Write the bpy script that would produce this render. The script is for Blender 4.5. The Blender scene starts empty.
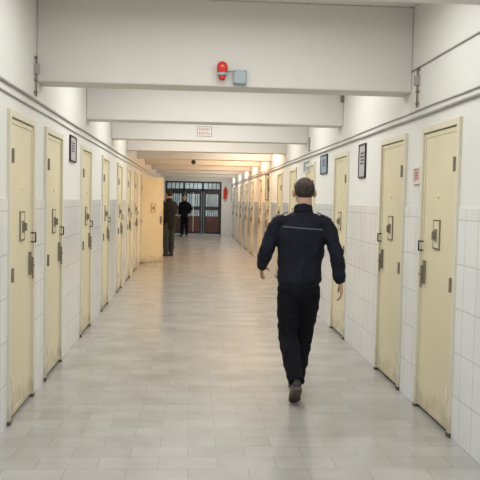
import bpy, bmesh, math, random
from mathutils import Vector, Matrix, noise
random.seed(4)
COL = bpy.context.scene.collection
R = math.radians
F = 750.0
XL, XR, YE = -1.27, 1.81, 35.0
ZC, ZB = 3.23, 2.53
Y0 = -1.5
BEAMS = [3.17, 6.2, 9.05, 11.85, 14.6, 17.35, 20.2, 23.4, 26.8, 30.6]
BT = 0.30

# ------------------------------------------------------------ camera
cam_d = bpy.data.cameras.new('camera'); cam = bpy.data.objects.new('camera', cam_d)
COL.objects.link(cam)
cam_d.sensor_width = 36; cam_d.lens = F/480*36
RC = Matrix.Rotation(R(-3.70),3,'Z') @ Matrix.Rotation(R(90-2.99),3,'X') @ Matrix.Rotation(R(1.15),3,'Z')
cam.matrix_world = Matrix.Translation((0,0,1.6)) @ RC.to_4x4()
bpy.context.scene.camera = cam
def ray(u,v): return RC @ Vector(((u-240)/F, -(v-240)/F, -1))
def onwall(u,v,x):            # measured photo point -> (y,z) on a side wall
    d = ray(u,v); k = x/d.x; return d.y*k, 1.6+d.z*k
def onface(u,v,y):            # measured photo point -> (x,z) on a cross plane
    d = ray(u,v); k = y/d.y; return d.x*k, 1.6+d.z*k

# ------------------------------------------------------------ materials
def newmat(name, col=(.8,.8,.8), rough=.6, metal=0, var=0.0, vscale=4, bump=0, bscale=40, spec=.5, alpha=1, dirt=None):
    m = bpy.data.materials.new(name); m.use_nodes = True
    nt = m.node_tree; b = nt.nodes['Principled BSDF']
    b.inputs['Roughness'].default_value = rough; b.inputs['Metallic'].default_value = metal
    b.inputs['Specular IOR Level'].default_value = spec; b.inputs['Alpha'].default_value = alpha
    tc = nt.nodes.new('ShaderNodeTexCoord')
    n = nt.nodes.new('ShaderNodeTexNoise'); n.inputs['Scale'].default_value = vscale; n.inputs['Detail'].default_value = 5
    nt.links.new(tc.outputs['Object'], n.inputs['Vector'])
    mx = nt.nodes.new('ShaderNodeMix'); mx.data_type='RGBA'
    mx.inputs[6].default_value = tuple(c*(1-var) for c in col)+(1,)
    mx.inputs[7].default_value = tuple(min(1,c*(1+var)) for c in col)+(1,)
    nt.links.new(n.outputs['Fac'], mx.inputs[0]); out=mx.outputs[2]
    if dirt:    # grime rising from the floor edge
        sp = nt.nodes.new('ShaderNodeSeparateXYZ'); nt.links.new(tc.outputs['Object'], sp.inputs[0])
        ns = nt.nodes.new('ShaderNodeTexNoise'); ns.inputs['Scale'].default_value=9; nt.links.new(tc.outputs['Object'], ns.inputs['Vector'])
        ad = nt.nodes.new('ShaderNodeMath'); ad.operation='MULTIPLY_ADD'; nt.links.new(ns.outputs['Fac'],ad.inputs[0]); ad.inputs[1].default_value=-.35; nt.links.new(sp.outputs['Z'],ad.inputs[2])
        mr = nt.nodes.new('ShaderNodeMapRange'); nt.links.new(ad.outputs[0],mr.inputs[0]); mr.inputs[1].default_value=-.17; mr.inputs[2].default_value=.03; mr.inputs[3].default_value=.5; mr.inputs[4].default_value=0
        m2 = nt.nodes.new('ShaderNodeMix'); m2.data_type='RGBA'; m2.inputs[7].default_value=dirt+(1,)
        nt.links.new(mr.outputs[0],m2.inputs[0]); nt.links.new(out,m2.inputs[6]); out=m2.outputs[2]
    nt.links.new(out, b.inputs['Base Color'])
    if bump:
        n2 = nt.nodes.new('ShaderNodeTexNoise'); n2.inputs['Scale'].default_value = bscale
        nt.links.new(tc.outputs['Object'], n2.inputs['Vector'])
        bp = nt.nodes.new('ShaderNodeBump'); bp.inputs['Strength'].default_value = bump; bp.inputs['Distance'].default_value=.01
        nt.links.new(n2.outputs['Fac'], bp.inputs['Height']); nt.links.new(bp.outputs['Normal'], b.inputs['Normal'])
    return m
def brickmat(name, c1, c2, mort, w, h, ms, swap, offset, rough, stain=None, bump=.3, sscale=1.7):
    m = newmat(name, rough=rough); nt = m.node_tree; b = nt.nodes['Principled BSDF']
    tc = nt.nodes.new('ShaderNodeTexCoord'); sp = nt.nodes.new('ShaderNodeSeparateXYZ'); cb = nt.nodes.new('ShaderNodeCombineXYZ')
    nt.links.new(tc.outputs['Object'], sp.inputs[0])
    nt.links.new(sp.outputs[swap[0]], cb.inputs[0]); nt.links.new(sp.outputs[swap[1]], cb.inputs[1])
    br = nt.nodes.new('ShaderNodeTexBrick'); br.offset = offset; br.squash = 1
    br.inputs['Scale'].default_value = 1; br.inputs['Brick Width'].default_value = w; br.inputs['Row Height'].default_value = h
    br.inputs['Mortar Size'].default_value = ms; br.inputs['Mortar Smooth'].default_value = .2
    br.inputs['Color1'].default_value = c1+(1,); br.inputs['Color2'].default_value = c2+(1,); br.inputs['Mortar'].default_value = mort+(1,)
    nt.links.new(cb.outputs[0], br.inputs['Vector'])
    n = nt.nodes.new('ShaderNodeTexNoise'); n.inputs['Scale'].default_value = sscale; n.inputs['Detail'].default_value = 8
    nt.links.new(tc.outputs['Object'], n.inputs['Vector'])
    rp = nt.nodes.new('ShaderNodeValToRGB'); rp.color_ramp.elements[0].position=.3; rp.color_ramp.elements[1].position=.7
    s = stain or (.92,.92,.91)
    rp.color_ramp.elements[0].color = s+(1,); rp.color_ramp.elements[1].color=(1,1,1,1)
    nt.links.new(n.outputs['Fac'], rp.inputs[0])
    mx = nt.nodes.new('ShaderNodeMix'); mx.data_type='RGBA'; mx.blend_type='MULTIPLY'; mx.inputs[0].default_value=1
    nt.links.new(br.outputs['Color'], mx.inputs[6]); nt.links.new(rp.outputs[0], mx.inputs[7])
    nt.links.new(mx.outputs[2], b.inputs['Base Color'])
    bp = nt.nodes.new('ShaderNodeBump'); bp.inputs['Strength'].default_value=bump; bp.inputs['Distance'].default_value=.003; bp.invert=True
    nt.links.new(br.outputs['Fac'], bp.inputs['Height']); nt.links.new(bp.outputs['Normal'], b.inputs['Normal'])
    return m
M = {}
M['plaster'] = newmat('plaster', (.74,.735,.70), .8, var=.06, vscale=1.3, bump=.15, bscale=25)
M['beam'] = newmat('beam_paint', (.71,.685,.645), .75, var=.06, vscale=1.5, bump=.15, bscale=20)
M['ceil'] = newmat('ceiling_paint', (.80,.77,.71), .85, var=.04)
M['tile'] = brickmat('wall_tile', (.80,.82,.83), (.755,.78,.79), (.54,.56,.565), .22, .3, .004, ('Y','Z'), 0, .13, bump=.15)
M['floor'] = brickmat('floor_tile', (.475,.465,.445), (.405,.40,.38), (.325,.32,.31), .36, .20, .0028, ('X','Y'), .5, .2, stain=(.80,.79,.78), bump=.05, sscale=2.6)
M['door'] = newmat('door_paint', (.715,.65,.455), .42, var=.07, vscale=3, bump=.08, bscale=12, dirt=(.28,.23,.16))
M['frame'] = newmat('frame_paint', (.71,.67,.53), .5, var=.07, vscale=3, dirt=(.22,.18,.13))
M['steel'] = newmat('worn_steel', (.24,.21,.16), .5, .4, var=.3, vscale=30)
M['black'] = newmat('black_metal', (.02,.02,.022), .5, var=.2)
M['conduit'] = newmat('conduit_paint', (.36,.355,.335), .6, var=.2)
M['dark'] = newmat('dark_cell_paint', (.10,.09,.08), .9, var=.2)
M['red'] = newmat('red_plastic', (.62,.03,.02), .25, var=.1)
M['redprint'] = newmat('faded_red_print', (.50,.13,.11), .7, var=.1)
M['greybox'] = newmat('grey_plastic', (.34,.41,.44), .5, var=.05)
M['whitep'] = newmat('white_plastic', (.72,.71,.66), .4, var=.03)
M['glass'] = newmat('gate_glass', (.50,.57,.57), .15, var=.1, vscale=1.5, alpha=.25)
M['gate'] = newmat('gate_dark_paint', (.03,.03,.034), .5, var=.2)
M['gate_red'] = newmat('gate_brown_paint', (.13,.055,.048), .5, var=.3)
M['rust'] = newmat('rust', (.11,.075,.05), .9, var=.5, vscale=25)
M['skin'] = newmat('skin', (.46,.29,.21), .5, var=.08, vscale=12)
M['hair'] = newmat('short_hair', (.05,.043,.038), .85, var=.7, vscale=40, bump=.6, bscale=200, spec=.12)
ht = newmat('thinning_hair', (.050,.043,.038), .8, var=.8, vscale=45, bump=.6, bscale=200, spec=.15); M['hair_thin']=ht
nt=ht.node_tree; b=nt.nodes['Principled BSDF']; base=b.inputs['Base Color'].links[0].from_socket
tc=nt.nodes.new('ShaderNodeTexCoord'); sp=nt.nodes.new('ShaderNodeSeparateXYZ'); nt.links.new(tc.outputs['Object'],sp.inputs[0])
ns=nt.nodes.new('ShaderNodeTexNoise'); ns.inputs['Scale'].default_value=35; nt.links.new(tc.outputs['Object'],ns.inputs['Vector'])
ad=nt.nodes.new('ShaderNodeMath'); ad.operation='MULTIPLY_ADD'; nt.links.new(ns.outputs['Fac'],ad.inputs[0]); ad.inputs[1].default_value=.09; nt.links.new(sp.outputs['Z'],ad.inputs[2])
mr=nt.nodes.new('ShaderNodeMapRange'); nt.links.new(ad.outputs[0],mr.inputs[0]); mr.inputs[1].default_value=1.775; mr.inputs[2].default_value=1.84; mr.inputs[3].default_value=0; mr.inputs[4].default_value=.5
mx=nt.nodes.new('ShaderNodeMix'); mx.data_type='RGBA'; mx.inputs[7].default_value=(.24,.155,.12,1)
nt.links.new(mr.outputs[0],mx.inputs[0]); nt.links.new(base,mx.inputs[6]); nt.links.new(mx.outputs[2],b.inputs['Base Color'])
M['trousers'] = newmat('dark_trousers', (.007,.0075,.011), .9, var=.3, vscale=9, bump=.5, bscale=16, spec=.15)
M['trousers_grey'] = newmat('blue_grey_trousers', (.045,.057,.065), .9, var=.3, vscale=9, bump=.5, bscale=16, spec=.15)
M['coat'] = newmat('dark_coat', (.020,.020,.022), .9, var=.3, vscale=9, bump=.4, bscale=16, spec=.15)
M['shoe'] = newmat('black_leather', (.014,.013,.013), .35, var=.3, vscale=20)
M['sole'] = newmat('shoe_sole', (.085,.07,.058), .8, var=.3, vscale=30)
M['eye'] = newmat('eye', (.08,.06,.05), .2)
M['patch'] = newmat('grey_cloth', (.07,.075,.09), .7, var=.2, vscale=30)
jm = newmat('navy_jacket', (.0085,.010,.0185), .8, var=.3, vscale=9, bump=.5, bscale=14, spec=.2); M['jacket']=jm
nt = jm.node_tree; b = nt.nodes['Principled BSDF']; base = b.inputs['Base Color'].links[0].from_socket
tc = nt.nodes.new('ShaderNodeTexCoord'); sp = nt.nodes.new('ShaderNodeSeparateXYZ'); nt.links.new(tc.outputs['Object'], sp.inputs[0])
def mth(op,a,b_=None,):
    n = nt.nodes.new('ShaderNodeMath'); n.operation=op
    for i,x in enumerate((a,b_)):
        if x is None: continue
        if isinstance(x,(int,float)): n.inputs[i].default_value=x
        else: nt.links.new(x,n.inputs[i])
    return n.outputs[0]
zz = mth('ADD', sp.outputs['Z'], mth('MULTIPLY', sp.outputs['X'], .06))
m1 = mth('LESS_THAN', mth('ABSOLUTE', mth('SUBTRACT', zz, 1.392)), .0048)
m2 = mth('LESS_THAN', mth('ABSOLUTE', mth('SUBTRACT', sp.outputs['X'], .01)), .165)
m3 = mth('LESS_THAN', sp.outputs['Y'], 0.0)
msk = mth('MULTIPLY', mth('MULTIPLY', m1, m2), m3)
mx = nt.nodes.new('ShaderNodeMix'); mx.data_type='RGBA'; mx.inputs[7].default_value=(.10,.105,.12,1)
nt.links.new(msk, mx.inputs[0]); nt.links.new(base, mx.inputs[6]); nt.links.new(mx.outputs[2], b.inputs['Base Color'])

# ------------------------------------------------------------ mesh helpers
def box(bm, x0,x1,y0,y1,z0,z1):
    vs = [bm.verts.new((x,y,z)) for x in (x0,x1) for y in (y0,y1) for z in (z0,z1)]
    for f in ((0,1,3,2),(4,6,7,5),(0,4,5,1),(2,3,7,6),(0,2,6,4),(1,5,7,3)):
        bm.faces.new([vs[i] for i in f])
def cyl(bm, p0, p1, r0, r1=None, n=16):
    p0=Vector(p0); p1=Vector(p1); r1 = r0 if r1 is None else r1
    q = (p1-p0).to_track_quat('Z','Y')
    a=[];c=[]
    for i in range(n):
        d = q @ Vector((math.cos(2*math.pi*i/n), math.sin(2*math.pi*i/n),0))
        a.append(bm.verts.new(p0+d*r0)); c.append(bm.verts.new(p1+d*r1))
    for i in range(n): bm.faces.new((a[i],a[(i+1)%n],c[(i+1)%n],c[i]))
    bm.faces.new(a[::-1]); bm.faces.new(c)
def ell(bm, c, r, rot=None, u=20, v=14):
    mt = Matrix.Translation(Vector(c)) @ (rot.to_4x4() if rot else Matrix()) @ Matrix.Diagonal((r[0],r[1],r[2],1))
    bmesh.ops.create_uvsphere(bm, u_segments=u, v_segments=v, radius=1, matrix=mt)
def cat(a,b,c,d,t):
    return .5*((2*b)+(c-a)*t+(2*a-5*b+4*c-d)*t*t+(3*b-a-3*c+d)*t*t*t)
def loft(bm, pts, rads, n=18, sub=5):
    P=[Vector(p) for p in pts]; A=[Vector((r,r)) if isinstance(r,(int,float)) else Vector(r) for r in rads]
    PP=[];AA=[]
    for i in range(len(P)-1):
        i0=max(i-1,0); i3=min(i+2,len(P)-1)
        for k in range(sub):
            t=k/sub; PP.append(cat(P[i0],P[i],P[i+1],P[i3],t)); AA.append(cat(A[i0],A[i],A[i+1],A[i3],t))
    PP.append(P[-1]); AA.append(A[-1])
    rings=[]
    for i,p in enumerate(PP):
        t=(PP[min(i+1,len(PP)-1)]-PP[max(i-1,0)]).normalized()
        s=Vector((1,0,0)); s=(s-t*s.dot(t)).normalized(); d=t.cross(s)
        rings.append([bm.verts.new(p+s*AA[i][0]*math.cos(2*math.pi*k/n)+d*AA[i][1]*math.sin(2*math.pi*k/n)) for k in range(n)])
    for a,c in zip(rings,rings[1:]):
        for k in range(n): bm.faces.new((a[k],a[(k+1)%n],c[(k+1)%n],c[k]))
    bm.faces.new(rings[0][::-1]); bm.faces.new(rings[-1])
def obj(name, bm, mat, parent=None, smooth=False, bevel=0):
    bmesh.ops.recalc_face_normals(bm, faces=bm.faces)
    me = bpy.data.meshes.new(name); bm.to_mesh(me); bm.free()
    if smooth:
        for p in me.polygons: p.use_smooth=True
    me.materials.append(mat)
    o = bpy.data.objects.new(name, me); COL.objects.link(o)
    if parent: o.parent = parent
    if bevel:
        m=o.modifiers.new('bevel','BEVEL'); m.width=bevel; m.segments=2; m.limit_method='ANGLE'
    return o
def empty(name, loc, rz=0):
    o = bpy.data.objects.new(name, None); COL.objects.link(o); o.location=loc; o.rotation_euler=(0,0,rz); o.empty_display_size=.1
    return o
def tag(o, label=None, cat_=None, group=None, kind=None):
    if label: o['label']=label
    if cat_: o['category']=cat_
    if group: o['group']=group
    if kind: o['kind']=kind
    return o
def st(o,label,cat_=None): return tag(o,label,cat_,None,'structure')

# ------------------------------------------------------------ openings
DW, DH = .84, 2.20
LEFT = [5.24, 6.53, 8.62, 10.62, 12.75, 14.6, 16.5, 18.6, 21.1, 23.9, 27.3, 29.4, 31.6]
RIGHT = [4.98, 6.27, 8.62, 11.0, 13.0, 15.0, 17.3, 19.3, 22.0, 24.5, 27.2, 29.4, 32.2]
OPEN_L = 7
def wall(name, side, x, starts, label):
    t = .30
    bm = bmesh.new(); tb = bmesh.new()
    ed = sorted(starts); y = Y0
    xa,xb = (x-t,x) if side<0 else (x,x+t)
    ta,tb_ = (x,x+.008) if side<0 else (x-.008,x)
    for s in ed+[None]:
        e = s if s is not None else YE
        box(bm, xa,xb, y,e, 0,ZC)
        box(tb, ta,tb_, y,e, 0,1.58)
        if s is not None:
            box(bm, xa,xb, s,s+DW, DH,ZC); y = s+DW
    w = st(obj(name, bm, M['plaster']), label, 'wall')
    c = obj('tile_cladding', tb, M['tile'], w); c['label']='white glazed wall tiles up to shoulder height'
    return w
wall('wall_left', -1, XL, LEFT, 'left corridor wall, cream plaster above white tiles, cell doors along it')
wall('wall_right', 1, XR, RIGHT, 'right corridor wall, cream plaster above white tiles, with framed notices')
bm=bmesh.new(); box(bm, XL-3,XR+.5, Y0,YE+5, -.12,0); st(obj('floor',bm,M['floor']),'worn glossy beige tiled corridor floor','floor')
bm=bmesh.new(); box(bm, XL-.3,XR+.3, Y0,YE+5, ZC,ZC+.12)
st(obj('ceiling',bm,M['ceil']),'white painted ceiling above the cross beams','ceiling')
bm=bmesh.new(); box(bm, XL-.3,XR+.3, Y0-.2,Y0, 0,ZC); st(obj('wall_back',bm,M['plaster']),'plain plaster wall behind the viewer','wall')
GX0,GX1,GZ = XL+.02, 1.36, 2.46
bm=bmesh.new(); box(bm, GX1,XR, YE,YE+.25, 0,ZC); box(bm, XL,GX1, YE,YE+.25, GZ,ZC); box(bm, XL,GX0,YE,YE+.25,0,GZ)
st(obj('wall_front',bm,M['plaster']),'far end wall around the dark gate','wall')
bm=bmesh.new()
box(bm, XL-.3,XL, YE+.25,YE+4, 0,ZC); box(bm, XR,XR+.3, YE+.25,YE+4, 0,ZC); box(bm, XL-.3,XR+.3, YE+4,YE+4.2, 0,ZC)
st(obj('wall_lobby',bm,newmat('lobby_paint',(.33,.37,.37),.8,var=.8,vscale=2.6)),'greyish lobby walls seen through the far gate','wall')
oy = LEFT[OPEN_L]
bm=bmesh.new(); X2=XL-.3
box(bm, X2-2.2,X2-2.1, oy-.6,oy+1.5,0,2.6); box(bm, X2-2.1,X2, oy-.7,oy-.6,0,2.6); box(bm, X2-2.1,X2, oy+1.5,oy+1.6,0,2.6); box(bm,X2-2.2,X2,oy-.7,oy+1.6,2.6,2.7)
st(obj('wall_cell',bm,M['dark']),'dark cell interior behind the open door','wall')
names=['nearest cream beam, only its lower edge at the top of the photo','big cream ceiling beam carrying the red beacon','second full cream ceiling beam, plain, behind the beacon beam','cream ceiling beam carrying the small white sign','plain cream beam just beyond the beam with the sign','far cream beam carrying the small dark camera','warm lit beam just beyond the small dark camera','third warm lit beam before the far gate','second warm lit beam before the far gate','last beam, nearest to the far gate']
for i,y in enumerate(BEAMS):
    bm=bmesh.new(); box(bm, XL,XR, y,y+BT, ZB,ZC)
    st(obj('trim_%d'%(i+1),bm,M['beam'],bevel=.012), names[i],'beam')

# ------------------------------------------------------------ cell doors
def make_door(side):
    root = empty('door_1',(0,0,0))
    s = 1 if side<0 else -1
    def bx(bm,x0,x1,*r): box(bm, min(s*x0,s*x1), max(s*x0,s*x1), *r)
    fw=.05
    bm=bmesh.new()
    bx(bm,-.12,.025,0,fw,0,DH); bx(bm,-.12,.025,DW-fw,DW,0,DH); bx(bm,-.12,.025,fw,DW-fw,DH-fw,DH)
    obj('door_frame',bm,M['frame'],root,bevel=.004)
    bm = bmesh.new()
    bx(bm,-.045,.004,fw+.008,DW-fw-.008,.03,DH-fw-.008)
    lf = obj('door_leaf',bm,M['door'],root,bevel=.004)
    bm=bmesh.new(); c=DW/2+.02
    bx(bm,.004,.010,fw+.008,fw+.035,.03,DH-fw-.008); bx(bm,.004,.010,DW-fw-.035,DW-fw-.008,.03,DH-fw-.008)
    bx(bm,.004,.010,fw+.035,DW-fw-.035,DH-fw-.04,DH-fw-.008); bx(bm,.004,.010,fw+.035,DW-fw-.035,.03,.07)
    obj('edge_strip',bm,M['door'],lf,bevel=.002)
    bm=bmesh.new(); a0,a1,z0,z1=c-.072,c+.072,1.27,1.49; w=.009
    bx(bm,.004,.014,a0,a0+w,z0,z1); bx(bm,.004,.014,a1-w,a1,z0,z1); bx(bm,.004,.014,a0+w,a1-w,z0,z0+w); bx(bm,.004,.014,a0+w,a1-w,z1-w,z1)
    h=obj('hatch_frame',bm,M['steel'],lf)
    bm=bmesh.new(); bx(bm,.004,.013,a0+w+.003,a1-w-.003,z0+w+.003,z1-w-.003); obj('hatch_flap',bm,M['door'],h,bevel=.002)
    bm=bmesh.new(); bx(bm,.013,.024,c-.02,c+.02,1.33,1.42); bx(bm,.024,.045,c-.008,c+.008,1.345,1.405)
    obj('hatch_bolt',bm,M['steel'],h,bevel=.002)
    bm=bmesh.new(); cyl(bm,(s*.004,c,1.66),(s*.012,c,1.66),.014,n=14); obj('peephole',bm,M['frame'],lf)
    k=DW-fw-.09
    bm=bmesh.new(); bx(bm,.004,.022,k-.022,k+.022,.99,1.17)
    l=obj('lock_plate',bm,M['steel'],lf,bevel=.003)
    bm=bmesh.new(); cyl(bm,(s*.034,k,.96),(s*.034,k,1.13),.008,n=10); cyl(bm,(s*.034,k,1.06),(s*.034,k+.06,1.06),.007,n=10); obj('bolt_rod',bm,M['steel'],l)
    k2=DW-fw-.03
    bm=bmesh.new(); cyl(bm,(s*.042,k2,1.24),(s*.042,k2,1.32),.006,n=10); cyl(bm,(s*.004,k2,1.245),(s*.045,k2,1.245),.006,n=10); cyl(bm,(s*.004,k2,1.315),(s*.045,k2,1.315),.006,n=10)
    obj('handle',bm,M['black'],lf,True)
    for z in (.28,1.05,1.88):
        bm=bmesh.new(); cyl(bm,(s*.032,fw,z-.05),(s*.032,fw,z+.05),.010,n=12); bx(bm,.004,.028,fw-.012,fw+.012,z-.04,z+.04)
        obj('hinge',bm,M['frame'] if z<1 else M['steel'],root)
    bm=bmesh.new(); bx(bm,-.03,.027,-.001,fw+.001,0,.03); obj('rust_foot',bm,M['rust'],root)
    bm=bmesh.new(); bx(bm,-.03,.027,DW-fw-.001,DW+.001,0,.02); obj('rust_foot',bm,M['rust'],root)
    return root,lf
def copy_tree(o,parent=None):
    c=o.copy(); COL.objects.link(c)
    if parent: c.parent=parent
    for ch in list(o.children): copy_tree(ch,c)
    return c
dn=1
for side,x,starts in ((-1,XL,LEFT),(1,XR,RIGHT)):
    proto,leaf = make_door(side)
    for i,y in enumerate(starts):
        o = proto if i==0 else copy_tree(proto)
        o.location=(x,y,0); o.name='door_%d'%dn
        sd='left' if side<0 else 'right'
        num=['nearest','second','third','fourth','fifth','sixth','seventh','eighth','ninth','tenth','eleventh','twelfth','thirteenth'][i]
        lab='closed cream yellow steel cell door with hatch and bolt, %s along the %s wall'%(num,sd)
        if side<0 and i==OPEN_L:
            lab='cream yellow steel cell door standing open into the corridor on the left'
            for c in o.children:
                if c.name.startswith('door_leaf'):
                    c.matrix_local = Matrix.Translation((.02,.055,0)) @ Matrix.Rotation(R(-45),4,'Z') @ Matrix.Translation((0,-.055,0))
        st(o,lab,'door'); dn+=1

# ------------------------------------------------------------ conduits
def pipe(x,pts,r,label,mat='conduit',name='conduit'):
    bm=bmesh.new()
    (ya,za),(yb,zb)=pts[0],pts[-1]; n=int((yb-ya)/.7); P=[]
    for i in range(n+1):
        t=i/n; P.append((x, ya+(yb-ya)*t, za+(zb-za)*t + random.uniform(-.5,.5)*min(r,.007)))
    prev=None
    for p in P:
        ring=[bm.verts.new((p[0]+r*math.cos(2*math.pi*k/10),p[1],p[2]+r*math.sin(2*math.pi*k/10))) for k in range(10)]
        if prev:
            for k in range(10): bm.faces.new((prev[k],prev[(k+1)%10],ring[(k+1)%10],ring[k]))
        else: bm.faces.new(ring)
        prev=ring
    bm.faces.new(prev)
    return tag(obj(name,bm,M[mat],None,True),label,'pipe')
pipe(XL+.011,[(Y0+.01,2.37),(34.9,2.37)],.0095,'upper grey cable conduit running along the left wall above the doors')
pipe(XL+.009,[(Y0+.01,2.30),(34.9,2.30)],.0065,'thin lower cable running along the left wall above the doors')
pipe(XR-.013,[(Y0+.01,2.30),(34.9,2.30)],.0105,'thick grey conduit running along the right wall above the doors')
pipe(XR-.008,[(Y0+.01,2.355),(34.9,2.355)],.006,'thin cable just above the thick conduit on the right wall')
pipe(XR-.008,[(3.48,2.70),(6.19,2.70)],.006,'high thin cable on the right wall ending at the beam')
def fitting(x,s,y,z0,z1,label):
    t=empty('cable_fitting',(x,y,z0))
    h=z1-z0
    bm=bmesh.new(); box(bm,min(0,s*.04),max(0,s*.04),-.025,.025,h*.55,h*.8); obj('box_cover',bm,M['conduit'],t,bevel=.004)
    bm=bmesh.new(); cyl(bm,(s*.016,0,0),(s*.016,0,h),.007,n=10); obj('cable_stub',bm,M['steel'],t,True)
    for zz_ in (h*.1,h*.4,h*.95):
        bm=bmesh.new(); box(bm,min(0,s*.024),max(0,s*.024),-.015,.015,zz_-.007,zz_+.007); obj('clip',bm,M['steel'],t)
    tag(t,label,'junction box')
fitting(XL,1,6.12,2.40,2.72,'cable fitting climbing the left wall in front of the beacon beam')
fitting(XR,-1,6.0,2.38,2.70,'cable fitting joining conduits on the right wall before the beacon beam')
fitting(XR,-1,11.6,2.38,2.6,'small cable fitting on the right wall before the beam with the sign')

# ------------------------------------------------------------ siren and boxes on beams
by=BEAMS[1]
x,z=onface(222,70,by)
t=empty('alarm_beacon',(x,by,z))
bm=bmesh.new(); cyl(bm,(0,0,0),(0,-.03,0),.035,n=20); cyl(bm,(0,-.05,-.055),(0,-.05,-.03),.04,n=20); cyl(bm,(0,-.03,-.045),(0,-.05,-.045),.015); obj('base',bm,M['greybox'],t,True)
bm=bmesh.new(); loft(bm,[(0,-.05,-.03),(0,-.05,.01),(0,-.05,.045),(0,-.05,.062)],[.040,.044,.036,.010]); obj('red_dome',bm,M['red'],t,True)
bm=bmesh.new(); cyl(bm,(0,-.05,-.09),(0,-.05,-.055),.020,.032); obj('sounder',bm,M['red'],t,True)
tag(t,'red alarm beacon lamp fixed on the big cream beam','alarm light')
xj,zj=onface(239.5,78,by)
t=empty('junction_box',(xj,by,zj))
bm=bmesh.new(); box(bm,-.055,.055,-.05,0,-.058,.058); obj('housing',bm,M['greybox'],t,bevel=.006)
bm=bmesh.new(); box(bm,-.05,.05,-.058,-.05,-.053,.053); obj('lid',bm,M['greybox'],t,bevel=.004)
for sx in (-1,1):
    for sz in (-1,1):
        bm=bmesh.new(); cyl(bm,(sx*.04,-.058,sz*.043),(sx*.04,-.062,sz*.043),.006,n=8); obj('screw',bm,M['steel'],t)
tag(t,'square blue-grey junction box beside the red beacon on the beam','junction box')
bm=bmesh.new(); cyl(bm,(x+.036,by-.006,z-.01),(xj-.056,by-.006,z-.01),.005,n=8); tag(obj('cable',bm,M['conduit']),'short cable between red beacon and grey junction box','cable')
by=BEAMS[3]
x,z=onface(204.5,131.5,by)
t=empty('wall_sign',(x,by,z))
bm=bmesh.new(); box(bm,-.105,.105,-.012,-.002,-.068,.068); obj('plate',bm,M['whitep'],t,bevel=.003)
bm=bmesh.new(); box(bm,-.116,.116,-.002,0,-.079,.079); obj('backing',bm,M['conduit'],t)
random.seed(9)
for r,zc in enumerate((.032,-.028)):
    xx=-.085
    while xx<.08:
        w=random.choice((.014,.018,.022)); zb=random.choice((0,.015,.028))
        bm=bmesh.new(); box(bm,xx,xx+w*.45,-.0135,-.012,zc-.018,zc+.018)
        box(bm,xx+w*.45,xx+w,-.0135,-.012,zc-.018+zb,zc-.010+zb); bmesh.ops.remove_doubles(bm,verts=bm.verts,dist=.0001)
        obj('letter',bm,M['redprint'],t); xx+=w+.007
tag(t,'small white sign with red writing high on a beam','sign')
by=BEAMS[5]; x,z=onface(193.5,162.5,by)
t=empty('security_camera',(x,by,z))
bm=bmesh.new(); box(bm,-.03,.03,-.03,0,.02,.06); obj('bracket',bm,M['black'],t,bevel=.003)
bm=bmesh.new(); loft(bm,[(0,-.2,-.01),(0,-.17,0),(0,-.05,.01),(0,0,.02)],[.03,.05,.05,.035]); obj('camera_body',bm,M['black'],t,True)
tag(t,'small dark camera-like fixture hanging on a far beam','camera')
by=BEAMS[2]; x,z=onface(342,99,by)
t=empty('cable_bracket',(x,by,z)); bm=bmesh.new(); box(bm,-.02,.02,-.03,0,-.04,.04); obj('clip',bm,M['steel'],t,bevel=.003); bm=bmesh.new(); cyl(bm,(0,-.01,.04),(0,-.01,.12),.006,n=8); obj('cable_stub',bm,M['conduit'],t)
tag(t,'tiny dark cable clip on the right end of the second visible beam','bracket')

# ------------------------------------------------------------ frames and notices on walls
def notice(x,s,u0,u1,v0,v1,fm,pm,label,cat_,glyph=None,name='framed_notice',gm='patch'):
    ya,_=onwall(u0,(v0+v1)/2,x); yb,_=onwall(u1,(v0+v1)/2,x); y0,y1=min(ya,yb),max(ya,yb); yc=(y0+y1)/2
    uc=(u0+u1)/2
    za=onwall(uc,v1,x)[1]; zb=min(onwall(uc,v0,x)[1],2.255); hw=(y1-y0)/2; h=(zb-za)/2
    t=empty(name,(x,yc,(za+zb)/2))
    def bx(bm,a,b_,*r): box(bm,min(s*a,s*b_),max(s*a,s*b_),*r)
    bw=.016
    bm=bmesh.new(); bx(bm,0,.02,-hw,-hw+bw,-h,h); bx(bm,0,.02,hw-bw,hw,-h,h); bx(bm,0,.02,-hw+bw,hw-bw,h-bw,h); bx(bm,0,.02,-hw+bw,hw-bw,-h,-h+bw)
    obj('frame',bm,fm,t,bevel=.002)
    bm=bmesh.new(); bx(bm,0,.012,-hw+bw,hw-bw,-h+bw,h-bw); obj('sheet',bm,pm,t)
    for (a,b_,c,d) in (glyph or []):
        bm=bmesh.new(); bx(bm,.012,.0135,a*hw,b_*hw,c*h,d*h); obj('printed_line',bm,M[gm],t)
    tag(t,label,cat_)
paper=newmat('paper',(.45,.44,.42),.7,var=.1); pink=newmat('pink_paper',(.60,.43,.40),.7,var=.1); bluep=newmat('blue_paper',(.25,.33,.42),.7,var=.2)
lines=[(-.55,.5,.4,.5),(-.5,.55,.2,.3),(-.55,.4,0,.1),(-.5,.5,-.2,-.1)]
notice(XR,-1,360,366.5,144,178,M['black'],paper,'black framed notice on the right wall near the third door','frame',lines)
notice(XR,-1,415,421.5,167,184,M['whitep'],pink,'small pinkish notice between the two nearest right doors','sign',[(-.65,.6,.2,.35),(-.65,.5,-.1,.05),(-.65,.6,-.4,-.25)],gm='redprint')
notice(XR,-1,321.5,328,152,174,M['black'],bluep,'black framed bluish notice on the right wall above the walking man shoulder','frame',lines)
notice(XR,-1,304.5,311,155,172,M['whitep'],bluep,'white and blue notice with red mark further along right wall','sign',[(-.65,.6,-.2,.2)],gm='redprint')
notice(XR,-1,266,269,165,200,M['black'],paper,'tall dark framed notice far along the right wall','frame',lines)
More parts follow.
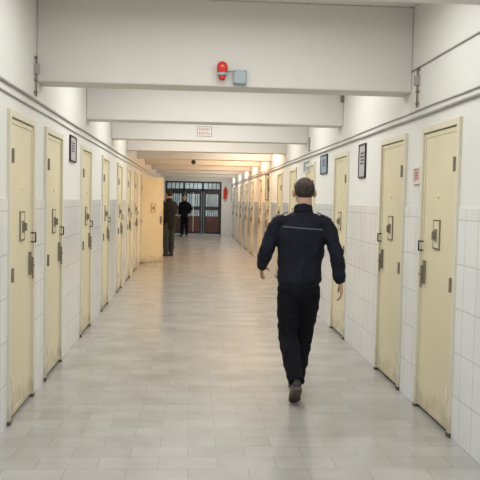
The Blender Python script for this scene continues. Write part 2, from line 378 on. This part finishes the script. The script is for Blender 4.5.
notice(XL,1,69,75,136,162,M['black'],paper,'black framed notice on the left wall between second and third doors','frame',lines)

# ------------------------------------------------------------ far gate
t=empty('barred_gate',((GX0+GX1)/2,YE+.1,0)); W=(GX1-GX0)/2
tag(t,'dark steel and glass gate closing the far end of the corridor','gate')
bm=bmesh.new()
box(bm,-W,-W+.09,-.05,.05,0,GZ); box(bm,W-.09,W,-.05,.05,0,GZ); box(bm,-W+.09,W-.09,-.05,.05,GZ-.07,GZ); box(bm,-W+.09,W-.09,-.05,.05,2.00,2.12)
for k in (-1,1): box(bm,k*W/3-.05,k*W/3+.05,-.05,.05,0,GZ-.07)
obj('gate_frame',bm,M['gate'],t)
for k in range(3):
    a=-W+.09+k*(2*W/3)-(.03 if k else 0); b_=a+2*W/3-.12
    bm=bmesh.new(); box(bm,a,b_,-.005,.005,2.12,GZ-.07); g=obj('transom_pane',bm,M['glass'],t)
    for q in range(1,4):
        bm=bmesh.new(); xx=a+(b_-a)*q/4; box(bm,xx-.015,xx+.015,-.02,.02,2.12,GZ-.07); obj('transom_bar',bm,M['gate'],g)
    bm=bmesh.new(); box(bm,a,a+.09,-.03,.03,.02,2.00); box(bm,b_-.09,b_,-.03,.03,.02,2.0); box(bm,a+.09,b_-.09,-.03,.03,.02,.14); box(bm,a+.09,b_-.09,-.03,.03,1.88,2.0); box(bm,a+.09,b_-.09,-.03,.03,1.14,1.30)
    lf=obj('gate_leaf',bm,M['gate'],t)
    bm=bmesh.new(); box(bm,a+.09,b_-.09,-.012,.012,.14,.85); obj('lower_panel',bm,M['gate_red'],lf)
    for q in range(1,6):
        bm=bmesh.new(); xx=a+.09+(b_-a-.18)*q/6; cyl(bm,(xx,-.02,.12),(xx,-.02,1.95),.018,n=8)
        obj('bar',bm,M['whitep'] if (k==1 and q==3) else (M['gate_red'] if k>0 else M['gate']),lf)
    bm=bmesh.new(); box(bm,a+.09,b_-.09,.0,.008,.85,1.88); obj('glass_pane',bm,M['glass'],lf)
    bm=bmesh.new(); cyl(bm,(b_-.1,-.06,1.0),(b_-.1,-.06,1.2),.012,n=8); cyl(bm,(b_-.1,-.06,1.02),(b_-.1,-.03,1.02),.01,n=8); cyl(bm,(b_-.1,-.06,1.18),(b_-.1,-.03,1.18),.01,n=8); obj('handle',bm,M['steel'],lf)
x,z=onface(225,193,YE)
t=empty('fire_extinguisher',(x,YE-.09,z-.25))
bm=bmesh.new(); loft(bm,[(0,0,0),(0,0,.02),(0,0,.38),(0,0,.44),(0,0,.48)],[.06,.075,.075,.055,.02]); obj('cylinder_body',bm,M['red'],t,True)
bm=bmesh.new(); box(bm,-.02,.02,-.06,.04,.48,.51); box(bm,-.015,.015,-.07,.03,.54,.555); cyl(bm,(0,0,.46),(0,0,.54),.016); obj('valve_handle',bm,M['black'],t)
bm=bmesh.new(); loft(bm,[(.02,0,.49),(.09,-.02,.45),(.1,-.02,.3),(.09,-.02,.15)],[.011,.011,.011,.018]); obj('hose',bm,M['black'],t,True)
bm=bmesh.new(); box(bm,-.03,.03,.05,.09,.3,.36); obj('bracket',bm,M['black'],t)
tag(t,'red fire extinguisher hung on the end wall right of gate','fire extinguisher')

# ------------------------------------------------------------ people
def remesh(o, vox, sm=6, disp=0, scale=.12):
    m=o.modifiers.new('remesh','REMESH'); m.mode='VOXEL'; m.voxel_size=vox; m.use_smooth_shade=True
    m=o.modifiers.new('smooth','SMOOTH'); m.factor=.5; m.iterations=sm
    if disp:
        tx=bpy.data.textures.new('folds','CLOUDS'); tx.noise_scale=scale; tx.noise_depth=2
        m=o.modifiers.new('folds','DISPLACE'); m.texture=tx; m.strength=disp; m.mid_level=.5; m.texture_coords='LOCAL'
def lerp(a,b_,t): return Vector(a).lerp(Vector(b_),t)
def make_person(loc, rz, J, mats, label, vox=.006, stripe=False):
    root=empty('person',loc,rz); tag(root,label,'person')
    hs=J.get('hs',1.06)
    Hc=Vector(J['head']); Rh=Matrix.Rotation(J.get('hyaw',0),3,'Z') @ Matrix.Rotation(J.get('hpitch',0),3,'X')
    H=lambda x,y,z: Hc+Rh@(Vector((x,y,z))*hs)
    def ellh(bm,c,r,rot): ell(bm,c,tuple(q*hs for q in r),rot)
    nb=Vector(J['neck']); pel=Vector(J['pelvis']); ch=Vector(J['chest'])
    bm=bmesh.new()
    ellh(bm,H(0,-.012,.028),(.075,.094,.088),Rh); ellh(bm,H(0,.02,-.03),(.062,.07,.078),Rh); ellh(bm,H(0,.045,-.082),(.042,.04,.03),Rh)
    ellh(bm,H(0,.078,.022),(.05,.014,.010),Rh)
    loft(bm,[H(0,.085,.015),H(0,.102,-.012),H(0,.106,-.028),H(0,.085,-.036)],[.008,.011,.015,.008],10,3)
    ellh(bm,H(0,.088,-.052),(.022,.009,.005),Rh); ellh(bm,H(0,.085,-.061),(.018,.009,.005),Rh)
    for s in (-1,1):
        ellh(bm,H(s*.082,-.004,-.004),(.012,.02,.033),Rh@Matrix.Rotation(s*.45,3,'Z')); ellh(bm,H(s*.04,.062,-.02),(.02,.015,.018),Rh)
    loft(bm,[nb+Vector((0,0,-.08)),nb,H(0,-.02,-.09),H(0,-.015,-.03)],[(.08,.07),(.062,.06),(.060,.062),(.058,.062)])
    loft(bm,[pel+Vector((0,0,-.06)),pel,pel.lerp(ch,.5),ch,nb+Vector((0,0,-.06))],[(.12,.08),(.14,.09),(.13,.09),(.15,.10),(.10,.07)])
    for s,k in ((-1,'L'),(1,'R')):
        sh,el,wr=[Vector(J[n+k]) for n in ('sh','el','wr')]; hp,kn,an=[Vector(J[n+k]) for n in ('hp','kn','an')]
        loft(bm,[ch.lerp(sh,.5)+Vector((0,0,.02)),sh,sh.lerp(el,.45),el,el.lerp(wr,.35),wr],[.05,.048,.042,.034,.036,.026])
        loft(bm,[hp+Vector((0,0,.04)),hp.lerp(kn,.5),kn,kn.lerp(an,.35),an],[.07,.066,.05,.05,.033])
        d=(wr-el).normalized(); d=(d+Vector((0,.12,-.35))).normalized()
        f=Vector((-s,0.15,0)); f=(f-d*f.dot(d)).normalized()
        w=d.cross(f)*s; w = w if w.y>0 else -w
        def hp_(a,b_,c): return wr+d*a+w*b_+f*c
        for off in (-.03,-.01,.01,.028):
            loft(bm,[wr+d*-.01+w*off*.5,hp_(.035,off*.9,0),hp_(.085,off*1.05,.004)],[.015,.0155,.0125],10,3)
        for off,L,cu in ((.030,.072,.9),(.010,.082,1.0),(-.011,.075,1.1),(-.031,.058,1.25)):
            p=hp_(.082,off,.003); q=p+(d*.95+f*.25*cu).normalized()*L*.45; r_=q+(d*.7+f*.7*cu).normalized()*L*.3; e=r_+(d*.4+f*.9*cu).normalized()*L*.25
            loft(bm,[p,q,r_,e],[.0105,.0095,.0085,.006],9,3)
        p=hp_(.02,.026,.004); q=p+(d*.6+w*.75+f*.25).normalized()*.035; r_=q+(d*.9+w*.35+f*.3).normalized()*.03; e=r_+(d*.95+f*.35).normalized()*.022
        loft(bm,[p,q,r_,e],[.014,.0125,.010,.007],9,3)
    ft=[]
    for k in 'LR':
        an=Vector(J['an'+k]); th=J['ft'+k]; yw=J.get('fy'+k,0)
        Rf=Matrix.Rotation(yw,3,'Z')@Matrix.Rotation(-th,3,'X'); ft.append((an,Rf))
        loft(bm,[an,an+Rf@Vector((0,.05,-.035)),an+Rf@Vector((0,.13,-.055))],[.032,(.033,.028),(.032,.018)],12,3)
    body=obj('body',bm,M['skin'],root); remesh(body,min(vox,.0055),2); body['label']='bare head, neck and hands'
    for s in (-1,1):
        bm=bmesh.new(); ellh(bm,H(s*.03,.079,.003),(.012,.008,.008),Rh); obj('eye',bm,M['eye'],root,True)
    bm=bmesh.new(); ell(bm,(0,-.016,.028),(.0775,.0950,.0900),None,56,44)
    kill=[]
    for v in bm.verts:
        lim=-.060 + max(0,(v.co.y+.06))*1.0 + noise.noise(v.co*90)*.014
        if v.co.z<lim or v.co.y>.05+noise.noise(v.co*70)*.008: kill.append(v)
    bmesh.ops.delete(bm,geom=kill,context='VERTS')
    r_=bmesh.ops.extrude_face_region(bm,geom=bm.faces[:])
    for v in [g for g in r_['geom'] if isinstance(g,bmesh.types.BMVert)]: v.co*=.93
    for v in bm.verts: v.co=H(*(v.co*(1+noise.noise(v.co*120)*.012)))
    obj('hair',bm,M['hair_thin'] if stripe else M['hair'],root,True)
    bm=bmesh.new(); hem=pel+Vector((0,0,J.get('hem',-.06)))
    loft(bm,[hem,hem+Vector((0,0,.035)),hem+Vector((0,0,.055)),pel.lerp(ch,.38),pel.lerp(ch,.75),ch+Vector((0,0,.05)),nb+Vector((0,-.0,-.065)),nb+Vector((0,-.005,-.01)),nb+Vector((0,-.005,.035))],
         [(.165,.128),(.167,.130),(.180,.140),(.180,.138),(.192,.140),(.206,.142),(.155,.108),(.085,.08),(.068,.068)],28)
    for s,k in ((-1,'L'),(1,'R')):
        sh,el,wr=[Vector(J[n+k]) for n in ('sh','el','wr')]
        ell(bm,sh+Vector((-s*.035,0,-.005)),(.076,.074,.060))
        loft(bm,[sh+Vector((-s*.02,0,.0)),sh.lerp(el,.3),sh.lerp(el,.7),el,el.lerp(wr,.3),el.lerp(wr,.75),wr.lerp(el,.08),wr],[.062,.063,.060,.058,.056,.051,.043,.040])
        ell(bm,nb.lerp(sh,.5)+Vector((0,0,-.022)),(.10,.075,.045),Matrix.Rotation(s*.42,3,'Y'))
    jk=obj('jacket',bm,mats['jacket'],root); remesh(jk,vox,4,.028,.085)
    bm=bmesh.new()
    loft(bm,[nb+Vector((0,-.008,.0)),nb+Vector((0,-.010,.035)),nb+Vector((0,-.008,.046))],[(.08,.078),(.075,.074),(.069,.069)],28)
    remesh(obj('collar',bm,mats['jacket'],jk),vox,2)
    if stripe:
        for s,k in ((-1,'L'),(1,'R')):
            sh=Vector(J['sh'+k])
            bm=bmesh.new(); box(bm,-.045,.045,-.02,.02,0,.008)
            e=obj('epaulette',bm,M['patch'],jk,bevel=.003); e.matrix_local=Matrix.Translation(sh+Vector((-s*.045,-.015,.057)))@Matrix.Rotation(s*.42,4,'Y')
    bm=bmesh.new()
    loft(bm,[pel+Vector((0,0,-.10)),pel+Vector((0,-.005,-.03)),pel+Vector((0,0,.06))],[(.145,.11),(.158,.122),(.145,.11)],28)
    for s,k in ((-1,'L'),(1,'R')):
        hp,kn,an=[Vector(J[n+k]) for n in ('hp','kn','an')]
        top=hp+Vector((0,0,.02)); hm=an+(kn-an).normalized()*.0
        loft(bm,[top,hp.lerp(kn,.25),hp.lerp(kn,.65),kn,kn.lerp(an,.4),kn.lerp(an,.8),hm],[(.088,.11),(.096,.11),(.088,.094),(.081,.084),(.076,.080),(.067,.071),(.061,.065)])
    ell(bm,pel+Vector((0,-.045,-.07)),(.13,.09,.10))
    tr=obj('trousers',bm,mats['trousers'],root); remesh(tr,vox,4,.028,.075)
    for an,Rf in ft:
        def T(v): return an+Rf@Vector(v)
        bm=bmesh.new()
        loft(bm,[(0,-.075,-.05),(0,-.05,-.042),(0,0,-.035),(0,.06,-.045),(0,.13,-.055),(0,.185,-.06),(0,.205,-.064)],[(.022,.018),(.034,.034),(.037,.042),(.041,.034),(.046,.026),(.036,.02),(.012,.008)],20)
        loft(bm,[(0,-.022,-.03),(0,-.012,.01),(0,-.005,.05)],[(.036,.045),(.034,.042),(.036,.042)],20)
        for v in bm.verts: v.co=T(v.co)
        so=obj('shoe',bm,M['shoe'],root); remesh(so,min(vox,.005),3)
        bm=bmesh.new()
        prof=[(-.082,.0),(-.078,.02),(-.06,.034),(-.02,.036),(.03,.035),(.08,.042),(.13,.048),(.17,.043),(.2,.026),(.214,.0)]
        loop=[(w_,y_) for y_,w_ in prof]+[(-w_,y_) for y_,w_ in prof[-2:0:-1]]
        lo=[bm.verts.new(T((x_,y_,-.087))) for x_,y_ in loop]; up=[bm.verts.new(T((x_*.97,y_*.98,-.062))) for x_,y_ in loop]
        n_=len(loop)
        for q in range(n_): bm.faces.new((lo[q],lo[(q+1)%n_],up[(q+1)%n_],up[q]))
        bm.faces.new(lo[::-1]); bm.faces.new(up)
        obj('sole',bm,M['sole'],so)
    return root
J1=dict(pelvis=(0,0,.95),chest=(.012,.01,1.30),neck=(.022,.02,1.525),head=(.03,.035,1.675),hyaw=.05,hpitch=-.08,
  shL=(-.185,.015,1.44),elL=(-.272,.0,1.20),wrL=(-.290,.19,1.055),
  shR=(.215,-.005,1.44),elR=(.285,-.09,1.185),wrR=(.325,-.10,.955),
  hpL=(-.085,0,.90),knL=(-.075,.02,.49),anL=(-.045,-.29,.187),ftL=R(35),
  hpR=(.09,0,.90),knR=(.065,.13,.49),anR=(.025,.20,.087),ftR=0,hem=-.04)
make_person((.880,6.05,0),0,J1,dict(jacket=M['jacket'],trousers=M['trousers']),'man in navy uniform jacket walking away down the middle of the corridor',.006,True)
def stand():
    return dict(pelvis=(0,0,.95),chest=(0,.0,1.30),neck=(0,.0,1.53),head=(0,.02,1.68),
  shL=(-.19,0,1.445),elL=(-.24,-.02,1.17),wrL=(-.24,.06,.94),shR=(.19,0,1.445),elR=(.24,-.02,1.17),wrR=(.24,.06,.94),
  hpL=(-.09,0,.90),knL=(-.095,.02,.49),anL=(-.10,-.01,.087),ftL=0,hpR=(.09,0,.90),knR=(.10,.02,.49),anR=(.115,.03,.087),ftR=0,fyR=-.2,fyL=.2,hem=-.14)
J2=stand(); J2['elR']=(.25,.06,1.19); J2['wrR']=(.17,.25,1.08); J2['hem']=-.2
o=make_person((-.64,21.2,0),R(40),J2,dict(jacket=M['coat'],trousers=M['trousers_grey']),'person in dark coat standing beside the open cell door',.012); o.scale=(1.03,)*3
J3=stand(); J3['hem']=-.1; J3['elL']=(-.27,-.03,1.18); J3['wrL']=(-.22,.12,1.0)
make_person((-.32,32.6,0),R(170),J3,dict(jacket=M['trousers'],trousers=M['trousers']),'person in dark uniform standing in front of the far gate',.014)

# ------------------------------------------------------------ lights
def area(loc,sx,sy,p,col,rot=(0,0,0)):
    l=bpy.data.lights.new('lamp','AREA'); l.shape='RECTANGLE'; l.size=sx; l.size_y=sy; l.energy=p; l.color=col
    o=bpy.data.objects.new('lamp',l); COL.objects.link(o); o.location=loc; o.rotation_euler=rot; return o
cool=(1,.995,.975)
area((.26,1.2,3.1),1.6,1.8,78,cool)
PW=[37,43,43,44,50,62,56,44,42,42]; CO=[cool,cool,cool,(1,.96,.90),(1,.80,.62),(1,.66,.42),(1,.70,.48),(1,.82,.68),(1,.9,.8),(1,.93,.86)]
for i in range(len(BEAMS)):
    y1=BEAMS[i+1] if i+1<len(BEAMS) else YE
    yc=(BEAMS[i]+BT+y1)/2
    area((.26 if i<4 else 1.25,yc,3.12),2.2 if i<4 else .8,1.2,PW[i],CO[i])
area((.26,YE+2.2,3.1),1.5,1.5,125,(.88,.97,1))
w=bpy.data.worlds.new('world'); bpy.context.scene.world=w; w.use_nodes=True
w.node_tree.nodes['Background'].inputs[0].default_value=(.7,.75,.8,1); w.node_tree.nodes['Background'].inputs[1].default_value=.1
bpy.context.scene.view_settings.view_transform='Standard'
bpy.context.scene.view_settings.exposure=0
